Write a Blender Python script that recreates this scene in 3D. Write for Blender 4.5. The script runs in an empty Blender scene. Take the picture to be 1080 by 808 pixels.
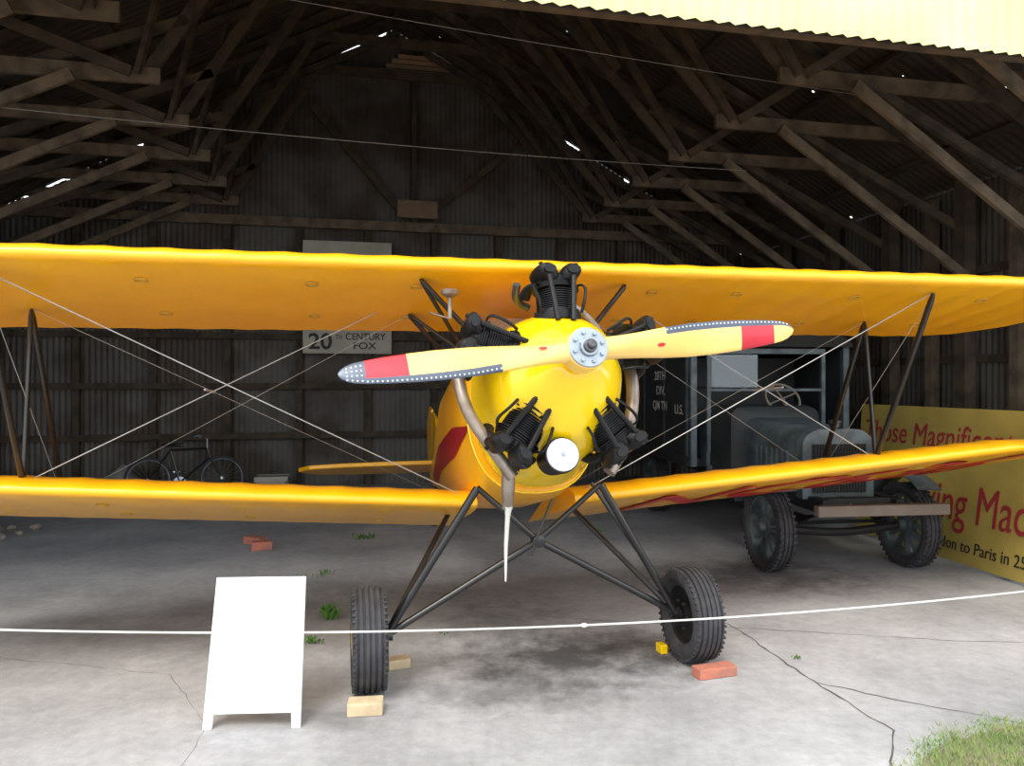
import bpy, bmesh, math, random
from mathutils import Matrix, Vector
random.seed(7)
R=math.radians
sc=bpy.context.scene
COL=sc.collection
try:
    sc.view_settings.view_transform='Standard'
    sc.view_settings.look='None'
except Exception: pass

# ------------------------------------------------------------------ materials
def mat(name,c,rough=.6,metal=0.,c2=None,nscale=6.,bump=0.,bscale=40.,lo=.4,hi=.65,coat=0.,detail=6.,spec=None):
    m=bpy.data.materials.new(name); m.use_nodes=True
    nt=m.node_tree; b=nt.nodes['Principled BSDF']
    b.inputs['Roughness'].default_value=rough; b.inputs['Metallic'].default_value=metal
    b.inputs['Coat Weight'].default_value=coat
    if spec is not None: b.inputs['Specular IOR Level'].default_value=spec
    tc=nt.nodes.new('ShaderNodeTexCoord')
    if c2 is None: c2=tuple(x*.82 for x in c)
    n=nt.nodes.new('ShaderNodeTexNoise'); n.inputs['Scale'].default_value=nscale; n.inputs['Detail'].default_value=detail
    nt.links.new(tc.outputs['Object'],n.inputs['Vector'])
    r=nt.nodes.new('ShaderNodeValToRGB')
    r.color_ramp.elements[0].position=lo; r.color_ramp.elements[1].position=hi
    r.color_ramp.elements[0].color=(*c,1); r.color_ramp.elements[1].color=(*c2,1)
    nt.links.new(n.outputs['Fac'],r.inputs['Fac']); nt.links.new(r.outputs['Color'],b.inputs['Base Color'])
    if bump>0:
        n2=nt.nodes.new('ShaderNodeTexNoise'); n2.inputs['Scale'].default_value=bscale; n2.inputs['Detail'].default_value=5
        nt.links.new(tc.outputs['Object'],n2.inputs['Vector'])
        bp=nt.nodes.new('ShaderNodeBump'); bp.inputs['Strength'].default_value=bump; bp.inputs['Distance'].default_value=.01
        nt.links.new(n2.outputs['Fac'],bp.inputs['Height']); nt.links.new(bp.outputs['Normal'],b.inputs['Normal'])
    return m

M_yel=mat('yellow_fabric',(.96,.465,.004),.38,c2=(.90,.42,.003),nscale=3,coat=.35)
M_yelp=mat('yellow_enamel',(1.0,.66,.004),.22,c2=(.97,.61,.003),nscale=4,coat=.7)
M_red=mat('red_paint',(.33,.010,.018),.4)
M_regred=mat('registration_red',(.55,.012,.015),.45)
M_black=mat('black_enamel',(.012,.012,.013),.3,coat=.3)
M_blackm=mat('black_engine',(.006,.006,.007),.45,c2=(.012,.012,.012),bump=.15,spec=.28)
M_rub=mat('tyre_rubber',(.03,.03,.034),.75,c2=(.05,.05,.055),nscale=12,bump=.2)
M_steel=mat('steel',(.40,.45,.50),.35,.7)
M_dsteel=mat('dark_steel',(.12,.12,.13),.4,.8)
M_pipe=mat('exhaust_metal',(.36,.30,.25),.42,.6,c2=(.2,.15,.12),nscale=9)
M_wire=mat('wire_steel',(.42,.42,.41),.4,.3)
M_wood=mat('prop_wood',(.95,.64,.19),.3,c2=(.90,.56,.14),nscale=3,coat=.5)
M_white=mat('white_paint',(.86,.86,.86),.5,c2=(.80,.81,.82),nscale=3)
M_rope=mat('white_rope',(.68,.66,.62),.8)
M_fit=mat('grey_fitting',(.30,.30,.28),.5,.3)
M_ring=mat('ring_fitting',(.50,.32,.05),.5)
M_timber=mat('barn_timber',(.080,.057,.036),.85,c2=(.036,.027,.019),nscale=5,bump=.4)
M_timber2=mat('barn_timber_pale',(.165,.122,.078),.85,c2=(.075,.056,.038),nscale=5,bump=.4)
M_corr=mat('galvanised_wall',(.105,.098,.085),.6,.15,c2=(.055,.04,.029),nscale=1.3,lo=.42,hi=.6)
M_cream=mat('cream_sheet',(.82,.75,.30),.6,c2=(.86,.80,.46),nscale=.8)
M_tgrey=mat('truck_bluegrey',(.105,.135,.148),.5,c2=(.045,.058,.064),nscale=5,bump=.1)
M_tdark=mat('truck_dark',(.025,.03,.03),.6,c2=(.014,.017,.018),nscale=4)
M_canvas=mat('truck_canvas',(.02,.02,.017),.9)
M_tblack=mat('truck_black',(.012,.012,.012),.6)
M_beamw=mat('bumper_wood',(.22,.18,.15),.7)
M_brick=mat('brick',(.50,.17,.11),.85,c2=(.36,.15,.11),nscale=12,bump=.5)
M_pale=mat('pale_wood',(.62,.50,.32),.8,c2=(.5,.38,.24),nscale=10)
M_mural=mat('mural_yellow',(.44,.34,.08),.6,c2=(.36,.275,.065),nscale=2)
M_mred=mat('mural_red',(.34,.03,.035),.6)
M_ink=mat('ink_black',(.02,.018,.018),.6)
M_letw=mat('pale_lettering',(.50,.52,.50),.7)
M_sign=mat('sign_offwhite',(.46,.44,.36),.7,c2=(.38,.36,.29),nscale=3)
M_leaf=mat('weed_green',(.10,.22,.035),.7,c2=(.06,.15,.02),nscale=8)
M_grass=mat('grass_green',(.15,.27,.05),.8,c2=(.28,.31,.11),nscale=5)
M_soil=mat('soil',(.20,.18,.12),.95,c2=(.14,.13,.08),bump=.6)
M_crack=mat('crack_dark',(.10,.095,.09),.95)
M_stone=mat('rubble_stone',(.30,.27,.23),.9,c2=(.2,.17,.14),bump=.5)
M_glass=bpy.data.materials.new('clear_glass'); M_glass.use_nodes=True
_b=M_glass.node_tree.nodes['Principled BSDF']; _b.inputs['Roughness'].default_value=.05
_b.inputs['Alpha'].default_value=.25; _b.inputs['Base Color'].default_value=(.6,.7,.75,1)

def roof_mat():
    m=mat('rusty_roof_sheet',(.072,.056,.041),.7,.1,c2=(.038,.027,.019),nscale=1.2)
    nt=m.node_tree; b=nt.nodes['Principled BSDF']
    tc=nt.nodes.new('ShaderNodeTexCoord')
    mp=nt.nodes.new('ShaderNodeMapping'); mp.inputs['Scale'].default_value=(1.3,2.6,1.3)
    nt.links.new(tc.outputs['Object'],mp.inputs['Vector'])
    v=nt.nodes.new('ShaderNodeTexVoronoi'); v.inputs['Scale'].default_value=1.5
    nt.links.new(mp.outputs['Vector'],v.inputs['Vector'])
    sx=nt.nodes.new('ShaderNodeSeparateColor'); nt.links.new(v.outputs['Color'],sx.inputs['Color'])
    a=nt.nodes.new('ShaderNodeMath'); a.operation='LESS_THAN'; a.inputs[1].default_value=.055
    nt.links.new(v.outputs['Distance'],a.inputs[0])
    g=nt.nodes.new('ShaderNodeMath'); g.operation='GREATER_THAN'; g.inputs[1].default_value=.55
    nt.links.new(sx.outputs[0],g.inputs[0])
    mu=nt.nodes.new('ShaderNodeMath'); mu.operation='MULTIPLY'
    nt.links.new(a.outputs[0],mu.inputs[0]); nt.links.new(g.outputs[0],mu.inputs[1])
    inv=nt.nodes.new('ShaderNodeMath'); inv.operation='SUBTRACT'; inv.inputs[0].default_value=1
    nt.links.new(mu.outputs[0],inv.inputs[1]); nt.links.new(inv.outputs[0],b.inputs['Alpha'])
    return m
M_roof=roof_mat()

def floor_mat():
    m=bpy.data.materials.new('concrete_floor'); m.use_nodes=True
    nt=m.node_tree; b=nt.nodes['Principled BSDF']; b.inputs['Roughness'].default_value=.85
    L=nt.links.new
    tc=nt.nodes.new('ShaderNodeTexCoord')
    def noise(sc_,det=8,rough=.6):
        n=nt.nodes.new('ShaderNodeTexNoise'); n.inputs['Scale'].default_value=sc_; n.inputs['Detail'].default_value=det
        n.inputs['Roughness'].default_value=rough; L(tc.outputs['Object'],n.inputs['Vector']); return n
    def ramp(src,p0,c0,p1,c1):
        r=nt.nodes.new('ShaderNodeValToRGB'); r.color_ramp.elements[0].position=p0; r.color_ramp.elements[1].position=p1
        r.color_ramp.elements[0].color=(*c0,1); r.color_ramp.elements[1].color=(*c1,1); L(src,r.inputs['Fac']); return r
    n1=noise(.9,10,.68); r1=ramp(n1.outputs['Fac'],.33,(.29,.293,.305),.65,(.48,.483,.50))
    n2=noise(14,8,.7); r2=ramp(n2.outputs['Fac'],.3,(.76,.76,.76),.7,(1,1,1))
    mx=nt.nodes.new('ShaderNodeMix'); mx.data_type='RGBA'; mx.blend_type='MULTIPLY'; mx.inputs[0].default_value=1
    L(r1.outputs['Color'],mx.inputs[6]); L(r2.outputs['Color'],mx.inputs[7])
    last=mx.outputs[2]
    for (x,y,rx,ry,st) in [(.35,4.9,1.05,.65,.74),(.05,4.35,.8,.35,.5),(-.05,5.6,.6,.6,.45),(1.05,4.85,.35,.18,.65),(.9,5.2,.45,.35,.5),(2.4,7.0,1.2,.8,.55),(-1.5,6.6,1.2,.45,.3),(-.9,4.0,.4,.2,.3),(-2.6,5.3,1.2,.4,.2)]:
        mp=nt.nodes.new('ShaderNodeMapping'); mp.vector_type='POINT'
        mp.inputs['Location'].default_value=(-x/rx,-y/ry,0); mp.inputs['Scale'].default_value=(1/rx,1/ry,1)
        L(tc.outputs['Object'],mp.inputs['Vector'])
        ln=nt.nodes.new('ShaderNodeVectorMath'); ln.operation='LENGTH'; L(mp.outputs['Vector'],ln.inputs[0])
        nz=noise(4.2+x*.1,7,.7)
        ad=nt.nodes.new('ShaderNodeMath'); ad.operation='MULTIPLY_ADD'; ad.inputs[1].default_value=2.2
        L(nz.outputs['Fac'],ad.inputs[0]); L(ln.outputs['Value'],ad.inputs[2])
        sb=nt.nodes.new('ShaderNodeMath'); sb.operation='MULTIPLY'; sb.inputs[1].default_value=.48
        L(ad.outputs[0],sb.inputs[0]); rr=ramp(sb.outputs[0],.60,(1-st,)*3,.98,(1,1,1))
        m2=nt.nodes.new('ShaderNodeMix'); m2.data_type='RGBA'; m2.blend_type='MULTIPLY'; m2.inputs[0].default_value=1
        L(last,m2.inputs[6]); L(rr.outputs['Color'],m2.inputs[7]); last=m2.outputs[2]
    L(last,b.inputs['Base Color'])
    bp=nt.nodes.new('ShaderNodeBump'); bp.inputs['Strength'].default_value=.3; bp.inputs['Distance'].default_value=.01
    n3=noise(60,6,.7); L(n3.outputs['Fac'],bp.inputs['Height']); L(bp.outputs['Normal'],b.inputs['Normal'])
    return m
M_floor=floor_mat()

# ------------------------------------------------------------------ mesh builder
class MB:
    def __init__(s): s.v=[];s.f=[];s.m=[];s.T=Matrix.Identity(4)
    def av(s,p): s.v.append(tuple(s.T@Vector(p))); return len(s.v)-1
    def af(s,idx,mi=0): s.f.append(tuple(idx)); s.m.append(mi)
    def box(s,c,d,mi=0,rot=None):
        M=Matrix.Translation(c)
        if rot is not None: M=M@rot
        o=len(s.v)
        for x in(-.5,.5):
            for y in(-.5,.5):
                for z in(-.5,.5): s.av(M@Vector((x*d[0],y*d[1],z*d[2])))
        for q in((0,1,3,2),(4,6,7,5),(0,4,5,1),(2,3,7,6),(0,2,6,4),(1,5,7,3)): s.af([o+i for i in q],mi)
    def beam(s,p1,p2,w,h,mi=0):
        p1=Vector(p1);p2=Vector(p2);d=(p2-p1);L=d.length;d.normalize()
        up=Vector((0,0,1)) if abs(d.z)<.95 else Vector((0,1,0))
        x=d.cross(up).normalized();z=x.cross(d).normalized()
        o=len(s.v)
        for t in(p1,p2):
            for a,b in((-1,-1),(1,-1),(1,1),(-1,1)): s.av(t+x*w*.5*a+z*h*.5*b)
        s.af([o,o+1,o+2,o+3],mi);s.af([o+7,o+6,o+5,o+4],mi)
        for i in range(4): s.af([o+i,o+4+i,o+4+(i+1)%4,o+(i+1)%4],mi)
    def tube(s,pts,r,n=10,mi=0,cap=True):
        pts=[Vector(p) for p in pts]; rs=r if isinstance(r,(list,tuple)) else [r]*len(pts)
        prev=None;rings=[]
        for i,p in enumerate(pts):
            d=(pts[min(i+1,len(pts)-1)]-pts[max(i-1,0)]).normalized()
            if prev is None:
                a=Vector((0,0,1)) if abs(d.z)<.9 else Vector((1,0,0)); x=d.cross(a).normalized()
            else: x=(prev-d*prev.dot(d)).normalized()
            prev=x;y=d.cross(x)
            rings.append([s.av(p+(x*math.cos(t)+y*math.sin(t))*rs[i]) for t in [2*math.pi*k/n for k in range(n)]])
        for a,b in zip(rings,rings[1:]):
            for k in range(n): s.af([a[k],a[(k+1)%n],b[(k+1)%n],b[k]],mi)
        if cap: s.af(rings[0][::-1],mi); s.af(rings[-1],mi)
    def lathe(s,prof,n=32,mi=0,axis='z',o=(0,0,0),closed=False):
        o=Vector(o)
        def P(a,r,t):
            c,q=r*math.cos(t),r*math.sin(t)
            return o+Vector({'z':(c,q,a),'x':(a,c,q),'y':(q,a,c)}[axis])
        rings=[[s.av(P(a,max(r,1e-4),2*math.pi*k/n)) for k in range(n)] for a,r in prof]
        pr=list(zip(rings,rings[1:]))
        if closed: pr.append((rings[-1],rings[0]))
        for a,b in pr:
            for k in range(n): s.af([a[k],a[(k+1)%n],b[(k+1)%n],b[k]],mi)
        if not closed: s.af(rings[0][::-1],mi); s.af(rings[-1],mi)
    def loft(s,rings,mi=0,cap=True,closed=True):
        R_=[[s.av(p) for p in r] for r in rings];n=len(R_[0])
        for a,b in zip(R_,R_[1:]):
            for k in range(n if closed else n-1): s.af([a[k],a[(k+1)%n],b[(k+1)%n],b[k]],mi)
        if cap and closed: s.af(R_[0][::-1],mi); s.af(R_[-1],mi)
        return R_

def smoothpts(pts,it=2):
    pts=[Vector(p) for p in pts]
    for _ in range(it):
        q=[pts[0]]
        for a,b in zip(pts,pts[1:]): q+= [a*.75+b*.25,a*.25+b*.75]
        q.append(pts[-1]);pts=q
    return pts

def mk(name,mb,mats,parent=None,loc=(0,0,0),rot=(0,0,0),smooth=True,ang=35,recalc=True,bevel=0,**props):
    me=bpy.data.meshes.new(name)
    me.from_pydata(mb.v,[],mb.f)
    if not isinstance(mats,(list,tuple)): mats=[mats]
    for m in mats: me.materials.append(m)
    me.polygons.foreach_set('material_index',mb.m)
    if recalc:
        bm=bmesh.new();bm.from_mesh(me);bmesh.ops.recalc_face_normals(bm,faces=bm.faces);bm.to_mesh(me);bm.free()
    me.update()
    if smooth:
        me.shade_smooth()
        try: me.set_sharp_from_angle(angle=R(ang))
        except Exception: pass
    ob=bpy.data.objects.new(name,me);COL.objects.link(ob)
    ob.location=loc;ob.rotation_euler=rot
    if parent: ob.parent=parent
    if bevel:
        b=ob.modifiers.new('bevel','BEVEL');b.width=bevel;b.segments=2;b.limit_method='ANGLE'
    for k,v in props.items(): ob[k]=v
    return ob
def empty(name,loc=(0,0,0),rot=(0,0,0),parent=None,**props):
    e=bpy.data.objects.new(name,None);COL.objects.link(e);e.location=loc;e.rotation_euler=rot;e.empty_display_size=.2
    if parent:e.parent=parent
    for k,v in props.items(): e[k]=v
    return e
def copytree(ob,parent=None,**props):
    c=ob.copy();COL.objects.link(c)
    if parent is not None:c.parent=parent
    for ch in ob.children: copytree(ch,c)
    for k,v in props.items(): c[k]=v
    return c
def text(name,body,M,size,material,parent,sx=1.,bold=0.,shear=0.,ext=.002,space=1.,**props):
    cu=bpy.data.curves.new(name,'FONT');cu.body=body;cu.size=size;cu.offset=bold;cu.shear=shear;cu.extrude=ext;cu.space_character=space
    cu.align_x='LEFT';cu.align_y='BOTTOM_BASELINE'
    t=bpy.data.objects.new(name,cu);COL.objects.link(t);bpy.context.view_layer.update()
    dg=bpy.context.evaluated_depsgraph_get();me=bpy.data.meshes.new_from_object(t.evaluated_get(dg))
    bpy.data.objects.remove(t);me.name=name
    me.transform(M@Matrix.Scale(sx,4,(1,0,0)));me.materials.clear();me.materials.append(material)
    ob=bpy.data.objects.new(name,me);COL.objects.link(ob);ob.parent=parent
    for k,v in props.items(): ob[k]=v
    return ob
def frame(o,x,y):
    x=Vector(x).normalized();y=Vector(y).normalized();z=x.cross(y)
    M=Matrix((x,y,z)).transposed().to_4x4();M.translation=Vector(o);return M

# ------------------------------------------------------------------ camera, world
cam=bpy.data.cameras.new('camera');co=bpy.data.objects.new('camera',cam);COL.objects.link(co)
cam.sensor_width=36;cam.lens=26.2;co.location=(0,0,1.8);co.rotation_euler=(R(90),0,0);cam.clip_end=500
sc.camera=co
w=bpy.data.worlds.new('world');sc.world=w;w.use_nodes=True
bg=w.node_tree.nodes['Background'];bg.inputs[0].default_value=(.90,.95,1,1);bg.inputs[1].default_value=2.35
sl=bpy.data.lights.new('sun','SUN');sl.energy=2.5;sl.angle=R(25);sl.color=(1,.94,.82)
so=bpy.data.objects.new('sun',sl);COL.objects.link(so);so.rotation_euler=(R(34),R(-16),0)

# ------------------------------------------------------------------ barn
A=R(12);BR=(0,0,A)
XL,XR,XC,YF,YB=-6.2,7.6,.7,4.5,13.5
def roofz(x): 
    return 8.15-(8.15-4.3)*((x-XC)/(XR-XC) if x>XC else (XC-x)/(XC-XL))
mb=MB();mb.af([mb.av(p) for p in((-22,-12,0),(22,-12,0),(22,20,0),(-22,20,0))])
def crack(pts,w0):
    P=[];
    for a,b in zip(pts,pts[1:]):
        n=max(2,int(math.dist(a,b)/.07))
        for i in range(n):
            t=i/n;P.append((a[0]+(b[0]-a[0])*t+random.uniform(-.012,.012),a[1]+(b[1]-a[1])*t+random.uniform(-.012,.012)))
    P.append(pts[-1]);pv=None
    for i,p in enumerate(P):
        q=P[min(i+1,len(P)-1)];o=P[max(i-1,0)];dx,dy=q[0]-o[0],q[1]-o[1];l=math.hypot(dx,dy) or 1
        w_=w0*random.uniform(.3,1.2);nx,ny=-dy/l*w_/2,dx/l*w_/2
        c=(mb.av((p[0]-nx,p[1]-ny,.002)),mb.av((p[0]+nx,p[1]+ny,.002)))
        if pv: mb.af([pv[0],c[0],c[1],pv[1]],1)
        pv=c
crack([(1.45,6.0),(1.5,5.85),(1.64,5.48),(1.82,4.48),(1.97,3.865),(1.74,3.4)],.014)
crack([(1.82,4.48),(2.05,4.32),(2.69,3.95),(3.6,3.5)],.010)
crack([(1.64,5.48),(3.1,5.2),(4.6,5.1)],.006)
crack([(-1.5,3.2),(-1.6,3.9),(-2.1,4.6),(-3.9,5.0)],.003)
crack([(.2,5.75),(.9,5.6),(1.64,5.48)],.007)
mk('floor',mb,[M_floor,M_crack],smooth=False,recalc=False,kind='structure')
def corr_gable(y,zb,amp=.012,pitch=.09,gaps=False):
    m=MB();n=int((XR-XL)/pitch*4);pv=None;g=0;left=0
    for i in range(n+1):
        x=XL+(XR-XL)*i/n;yy=y+amp*math.sin(2*math.pi*(x-XL)/pitch)
        if gaps:
            left-=1
            if left<=0:
                op=random.random()<.45;left=random.randint(3,9) if op else random.randint(4,16)
                g=random.uniform(.03,.075) if op else 0
        c=(m.av((x,yy,zb)),m.av((x,yy,max(roofz(x)-g,zb+.01))))
        if pv:m.af([pv[0],c[0],c[1],pv[1]])
        pv=c
    return m
mk('wall_back',corr_gable(YB,0,gaps=True),M_corr,rot=BR,recalc=False,kind='structure',ang=80)
mk('wall_front',corr_gable(YF,4.17,.02,.12),M_cream,rot=BR,recalc=False,kind='structure',ang=80)
for nm,x in(('wall_right',XR),('wall_left',XL)):
    m=MB();n=int((YB-YF)/.09*4);pv=None
    for i in range(n+1):
        y=YF+(YB-YF)*i/n;xx=x+.012*math.sin(2*math.pi*y/.09)
        c=(m.av((xx,y,0)),m.av((xx,y,4.3)))
        if pv:m.af([pv[0],c[0],c[1],pv[1]])
        pv=c
    mk(nm,m,M_corr,rot=BR,recalc=False,kind='structure',ang=80)
m=MB();n=int((YB-YF)/.11*4);pv=None
for i in range(n+1):
    y=YF+(YB-YF)*i/n;dz=.012*math.sin(2*math.pi*y/.11)
    c=[m.av(p) for p in((XL-.2,y,4.2+dz),(XC,y,8.15+dz),(XR+.2,y,4.2+dz))]
    if pv:
        m.af([pv[0],c[0],c[1],pv[1]]);m.af([pv[1],c[1],c[2],pv[2]])
    pv=c
mk('ceiling',m,M_roof,rot=BR,recalc=False,kind='structure',ang=80)
def member(name,p1,p2,w,h,par,mt=M_timber):
    m=MB();m.beam(p1,p2,w,h);return mk(name,m,mt,par,smooth=False)
def truss(y,first=None):
    root=empty('roof_truss',(0,0,0),BR,label='weathered timber roof truss carried on wall posts',category='roof truss',group='barn roof trusses')
    root.location=Matrix.Rotation(A,3,'Z')@Vector((0,y,0))
    if first:
        for ch in first.children:
            c=ch.copy();c.parent=root;COL.objects.link(c)
        return root
    for sgn,xo in((1,0),(-1,0)):
        f=lambda x:(x if sgn>0 else (XC-(x-XC)*1.0))
        inn=4.2 if sgn>0 else 3.4
        zr=lambda x:roofz(f(x))
        def mm(nm,a,b,w=.05,h=.15,yo=0,mt=M_timber):
            member(nm,(f(a[0]),yo,a[1]),(f(b[0]),yo,b[1]),w,h,root,mt)
        mm('post',(7.35,0),(7.35,4.3),.16,.16)
        mm('rafter',(7.5,zr(7.5)-.12),(XC,8.0),.06,.16)
        mm('tie_beam',(inn-.15,4.8),(6.62,4.8),.05,.15,.06,M_timber2)
        mm('knee_brace',(inn+.6,4.72),(7.3,3.1),.05,.11,-.06,M_timber2)
        mm('knee_brace',(inn-.4,5.4),(7.3,3.75),.05,.10,.1)
        mm('web',(inn+.1,4.8),(5.3,zr(5.3)-.15),.05,.10,-.02)
        mm('web',(inn+.05,4.8),(3.0,zr(3.0)-.15),.05,.10,.02)
        mm('web',(inn,4.8),(1.8,zr(1.8)-.15),.05,.12,.1)
        mm('web',(3.3,5.8),(2.3,zr(2.3)-.15),.05,.1,-.08)
        mm('lower_chord',(6.5,4.85),(1.2,7.45),.05,.11,-.1)
    member('collar_beam',(-.9,.05,7.1),(2.3,.05,7.1),.05,.15,root)
    return root
t0=truss(5.3)
for y in(6.5,7.8,9.1,10.4,11.7,12.9): truss(y,t0)
RZ=Matrix.Rotation(A,3,'Z')
for i,x in enumerate((-5.5,-4.2,-2.9,-1.6,-.3,.72,1.8,3.1,4.4,5.7,7.0)):
    m=MB();m.beam((x,YF+.1,roofz(x)-.05),(x,YB-.05,roofz(x)-.05),.1,.05)
    mk('roof_purlin',m,M_timber,rot=BR,smooth=False,label='rough timber purlin under the roof sheets',category='roof purlin',group='roof purlins')
m=MB();m.beam((XL+.1,YF+.1,4.28),(XR-.1,YF+.1,4.28),.08,.2)
mk('header_beam',m,M_timber,rot=BR,smooth=False,label='long timber header beam over the hangar opening',category='beam')
for y in(7.15,8.45):
    m=MB();m.beam((XR-.15,y,0),(XR-.15,y,4.2),.12,.12);mk('wall_post',m,M_timber2,rot=BR,smooth=False,label='square timber post against corrugated side wall',category='post',group='wall posts')
for i in range(12):
    x=XL+.6+i*1.17
    m2=MB();m2.beam((x,YB-.1,0),(x,YB-.1,min(4.5,roofz(x)-.1)),.1,.1)
    mk('wall_post',m2,M_timber,rot=BR,smooth=False,label='square timber post against corrugated back wall',category='post',group='wall posts')
for z in(.9,1.75,2.6,3.5):
    m2=MB();m2.beam((XL+.1,YB-.19,z),(XR-.1,YB-.19,z),.05,.1)
    mk('wall_girt',m2,M_timber,rot=BR,smooth=False,label='horizontal timber girt on the back wall posts',category='girt',group='wall girts')
for z in(1.0,2.1,3.2):
    m2=MB();m2.beam((XR-.04,YF+.2,z),(XR-.04,YB-.3,z),.05,.1)
    mk('wall_girt',m2,M_timber,rot=BR,smooth=False,label='horizontal timber girt on the side wall',category='girt',group='wall girts')
m2=MB();m2.beam((XL+.1,YB-.25,4.55),(XR-.2,YB-.25,4.55),.08,.16);mk('wall_plate_beam',m2,M_timber2,rot=BR,smooth=False,label='pale long timber beam across the back wall',category='beam')
for a,b in(((-.7,6.6),(.9,4.75)),((1.25,4.75),(3.0,6.2)),((1.05,4.6),(1.05,7.2)),((-3,4.6),(-3,6.0)),((4.3,4.6),(4.3,6.0))):
    m2=MB();m2.beam((a[0],YB-.16,a[1]),(b[0],YB-.16,b[1]),.08,.12);mk('gable_brace',m2,M_timber,rot=BR,smooth=False,label='timber brace on the back gable wall',category='brace',group='gable braces')
m2=MB();m2.box((1.1,YB-.34,4.85),(.7,.05,.3));mk('plank_panel',m2,mat('brown_plank',(.22,.145,.09),.8),rot=BR,smooth=False,label='small brown plank panel nailed to the tie beam',category='panel')
m2=MB()
for i in range(4): m2.box((1.2,YB-.1,7.35+i*.09),(1.5-.22*i,.04,.07),0,Matrix.Rotation(.4,4,'X'))
mk('gable_vent',m2,mat('vent_wood',(.40,.26,.15),.8),rot=BR,smooth=False,label='slatted brown wooden vent high in the gable',category='vent')
for p,q,sg in(((-6.2,6.6,4.42),(2.9,9.2,4.42),.06),((-5.2,6.5,5.75),(4.6,8.75,5.1),.05)):
    pts=[Vector(p).lerp(Vector(q),i/16)-Vector((0,0,sg*4*(i/16)*(1-i/16))) for i in range(17)]
    m2=MB();m2.tube(pts,.0042,6);mk('hanging_cable',m2,M_fit,label='thin grey cable strung between roof trusses',category='cable',group='roof cables')

e=empty('studio_sign',RZ@Vector((-.10,YB-.27,0)),BR,label='off-white board with black lettering on back wall',category='sign')
m2=MB();m2.box((0,0,3.28),(1.5,.03,1.94));mk('board',m2,M_sign,e,smooth=False)
sx0=-.75
text('lettering','20',frame((sx0+.09,-.02,2.39),(1,0,0),(0,0,1)),.38,M_ink,e,sx=1.05,bold=.008)
text('lettering','TH',frame((sx0+.55,-.02,2.55),(1,0,0),(0,0,1)),.12,M_ink,e,sx=.7)
text('lettering','CENTURY',frame((sx0+.71,-.02,2.55),(1,0,0),(0,0,1)),.165,M_ink,e,sx=.92,bold=.002)
text('lettering','FOX',frame((sx0+.84,-.02,2.39),(1,0,0),(0,0,1)),.165,M_ink,e,sx=1.2,bold=.002)

# ------------------------------------------------------------------ aircraft
AY=R(13.5)
PL=empty('biplane',(.16,4.61,0),(0,0,AY),label='yellow open-cockpit biplane with radial engine and wooden propeller',category='airplane')
P=R(13);HUB=Vector((-.035,-.95,1.952));b_=Vector((0,math.cos(P),-math.sin(P)));n_=Vector((0,math.sin(P),math.cos(P)))
def E(x,s,t): return HUB+Vector((x,0,0))+b_*s+n_*t

SEC=[(.08,.10,.10,.10,2),(.13,.16,.15,.17,2),(.20,.245,.22,.27,2),(.30,.325,.29,.375,2.05),(.42,.37,.335,.46,2.1),(.58,.39,.36,.52,2.2),(.78,.40,.38,.56,2.3),(1.0,.41,.41,.60,2.6),
(1.3,.41,.43,.64,3.0),(1.9,.40,.44,.64,3.2),(2.5,.38,.42,.60,3.2),(3.2,.31,.34,.50,3.0),(4.0,.22,.26,.36,2.8),(5.0,.12,.17,.22,2.6),(5.7,.04,.12,.12,2.4)]
def sec(s):
    for a,b in zip(SEC,SEC[1:]):
        if s<=b[0]+1e-6:
            t=(s-a[0])/(b[0]-a[0]);return [a[i]+(b[i]-a[i])*t for i in range(1,5)]
    return SEC[-1][1:]
def ring(s,n=40):
    hw,tp,bt,e=sec(s);o=[]
    for k in range(n):
        th=2*math.pi*k/n;c,q=math.cos(th),math.sin(th)
        x=hw*math.copysign(abs(c)**(2/e),c);t=(tp if q>0 else bt)*math.copysign(abs(q)**(2/e),q)
        o.append(E(x,s,t))
    return o
mb=MB();mb.loft([ring(s) for s in(.08,.10,.13,.165,.20,.25,.30,.36,.42,.50,.58,.68,.78,.9,1.0)])
cowl=mk('engine_cowling',mb,M_yelp,PL,ang=60)
sb=cowl.modifiers.new('sub','SUBSURF');sb.levels=1;sb.render_levels=1
mb=MB();mb.loft([ring(s) for s in(1.003,1.15,1.3,1.6,1.9,2.2,2.5,2.85,3.2,3.6,4.0,4.5,5.0,5.4,5.7)])
mk('fuselage',mb,M_yel,PL,ang=60)
def sidex(s,t):
    hw,tp,bt,e=sec(s);k=abs(t)/(tp if t>0 else bt);return hw*(max(0,1-k**e))**(1/e)
for sg in(-1,1):
    mb=MB();pv=None
    for i in range(30):
        s=1.02+i*.12;wd=min(.10,.01+(s-1.02)*.16)
        c=[mb.av(E(sg*(sidex(s,t)+.005),s,t)) for t in(-.2-wd,-.2,-.2+wd)]
        if pv:
            for j in(0,1):mb.af([pv[j],c[j],c[j+1],pv[j+1]])
        pv=c
    mk('side_stripe',mb,M_red,PL,recalc=False,label='dark red tapering side stripe')
mb=MB()
mb.tube([p+ (p-E(0,1.0,0)).normalized()*.004 for p in ring(1.0,48)]+[ring(1.0,48)[0]],.006,6)
mk('cowl_band',mb,M_yelp,PL)
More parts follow.
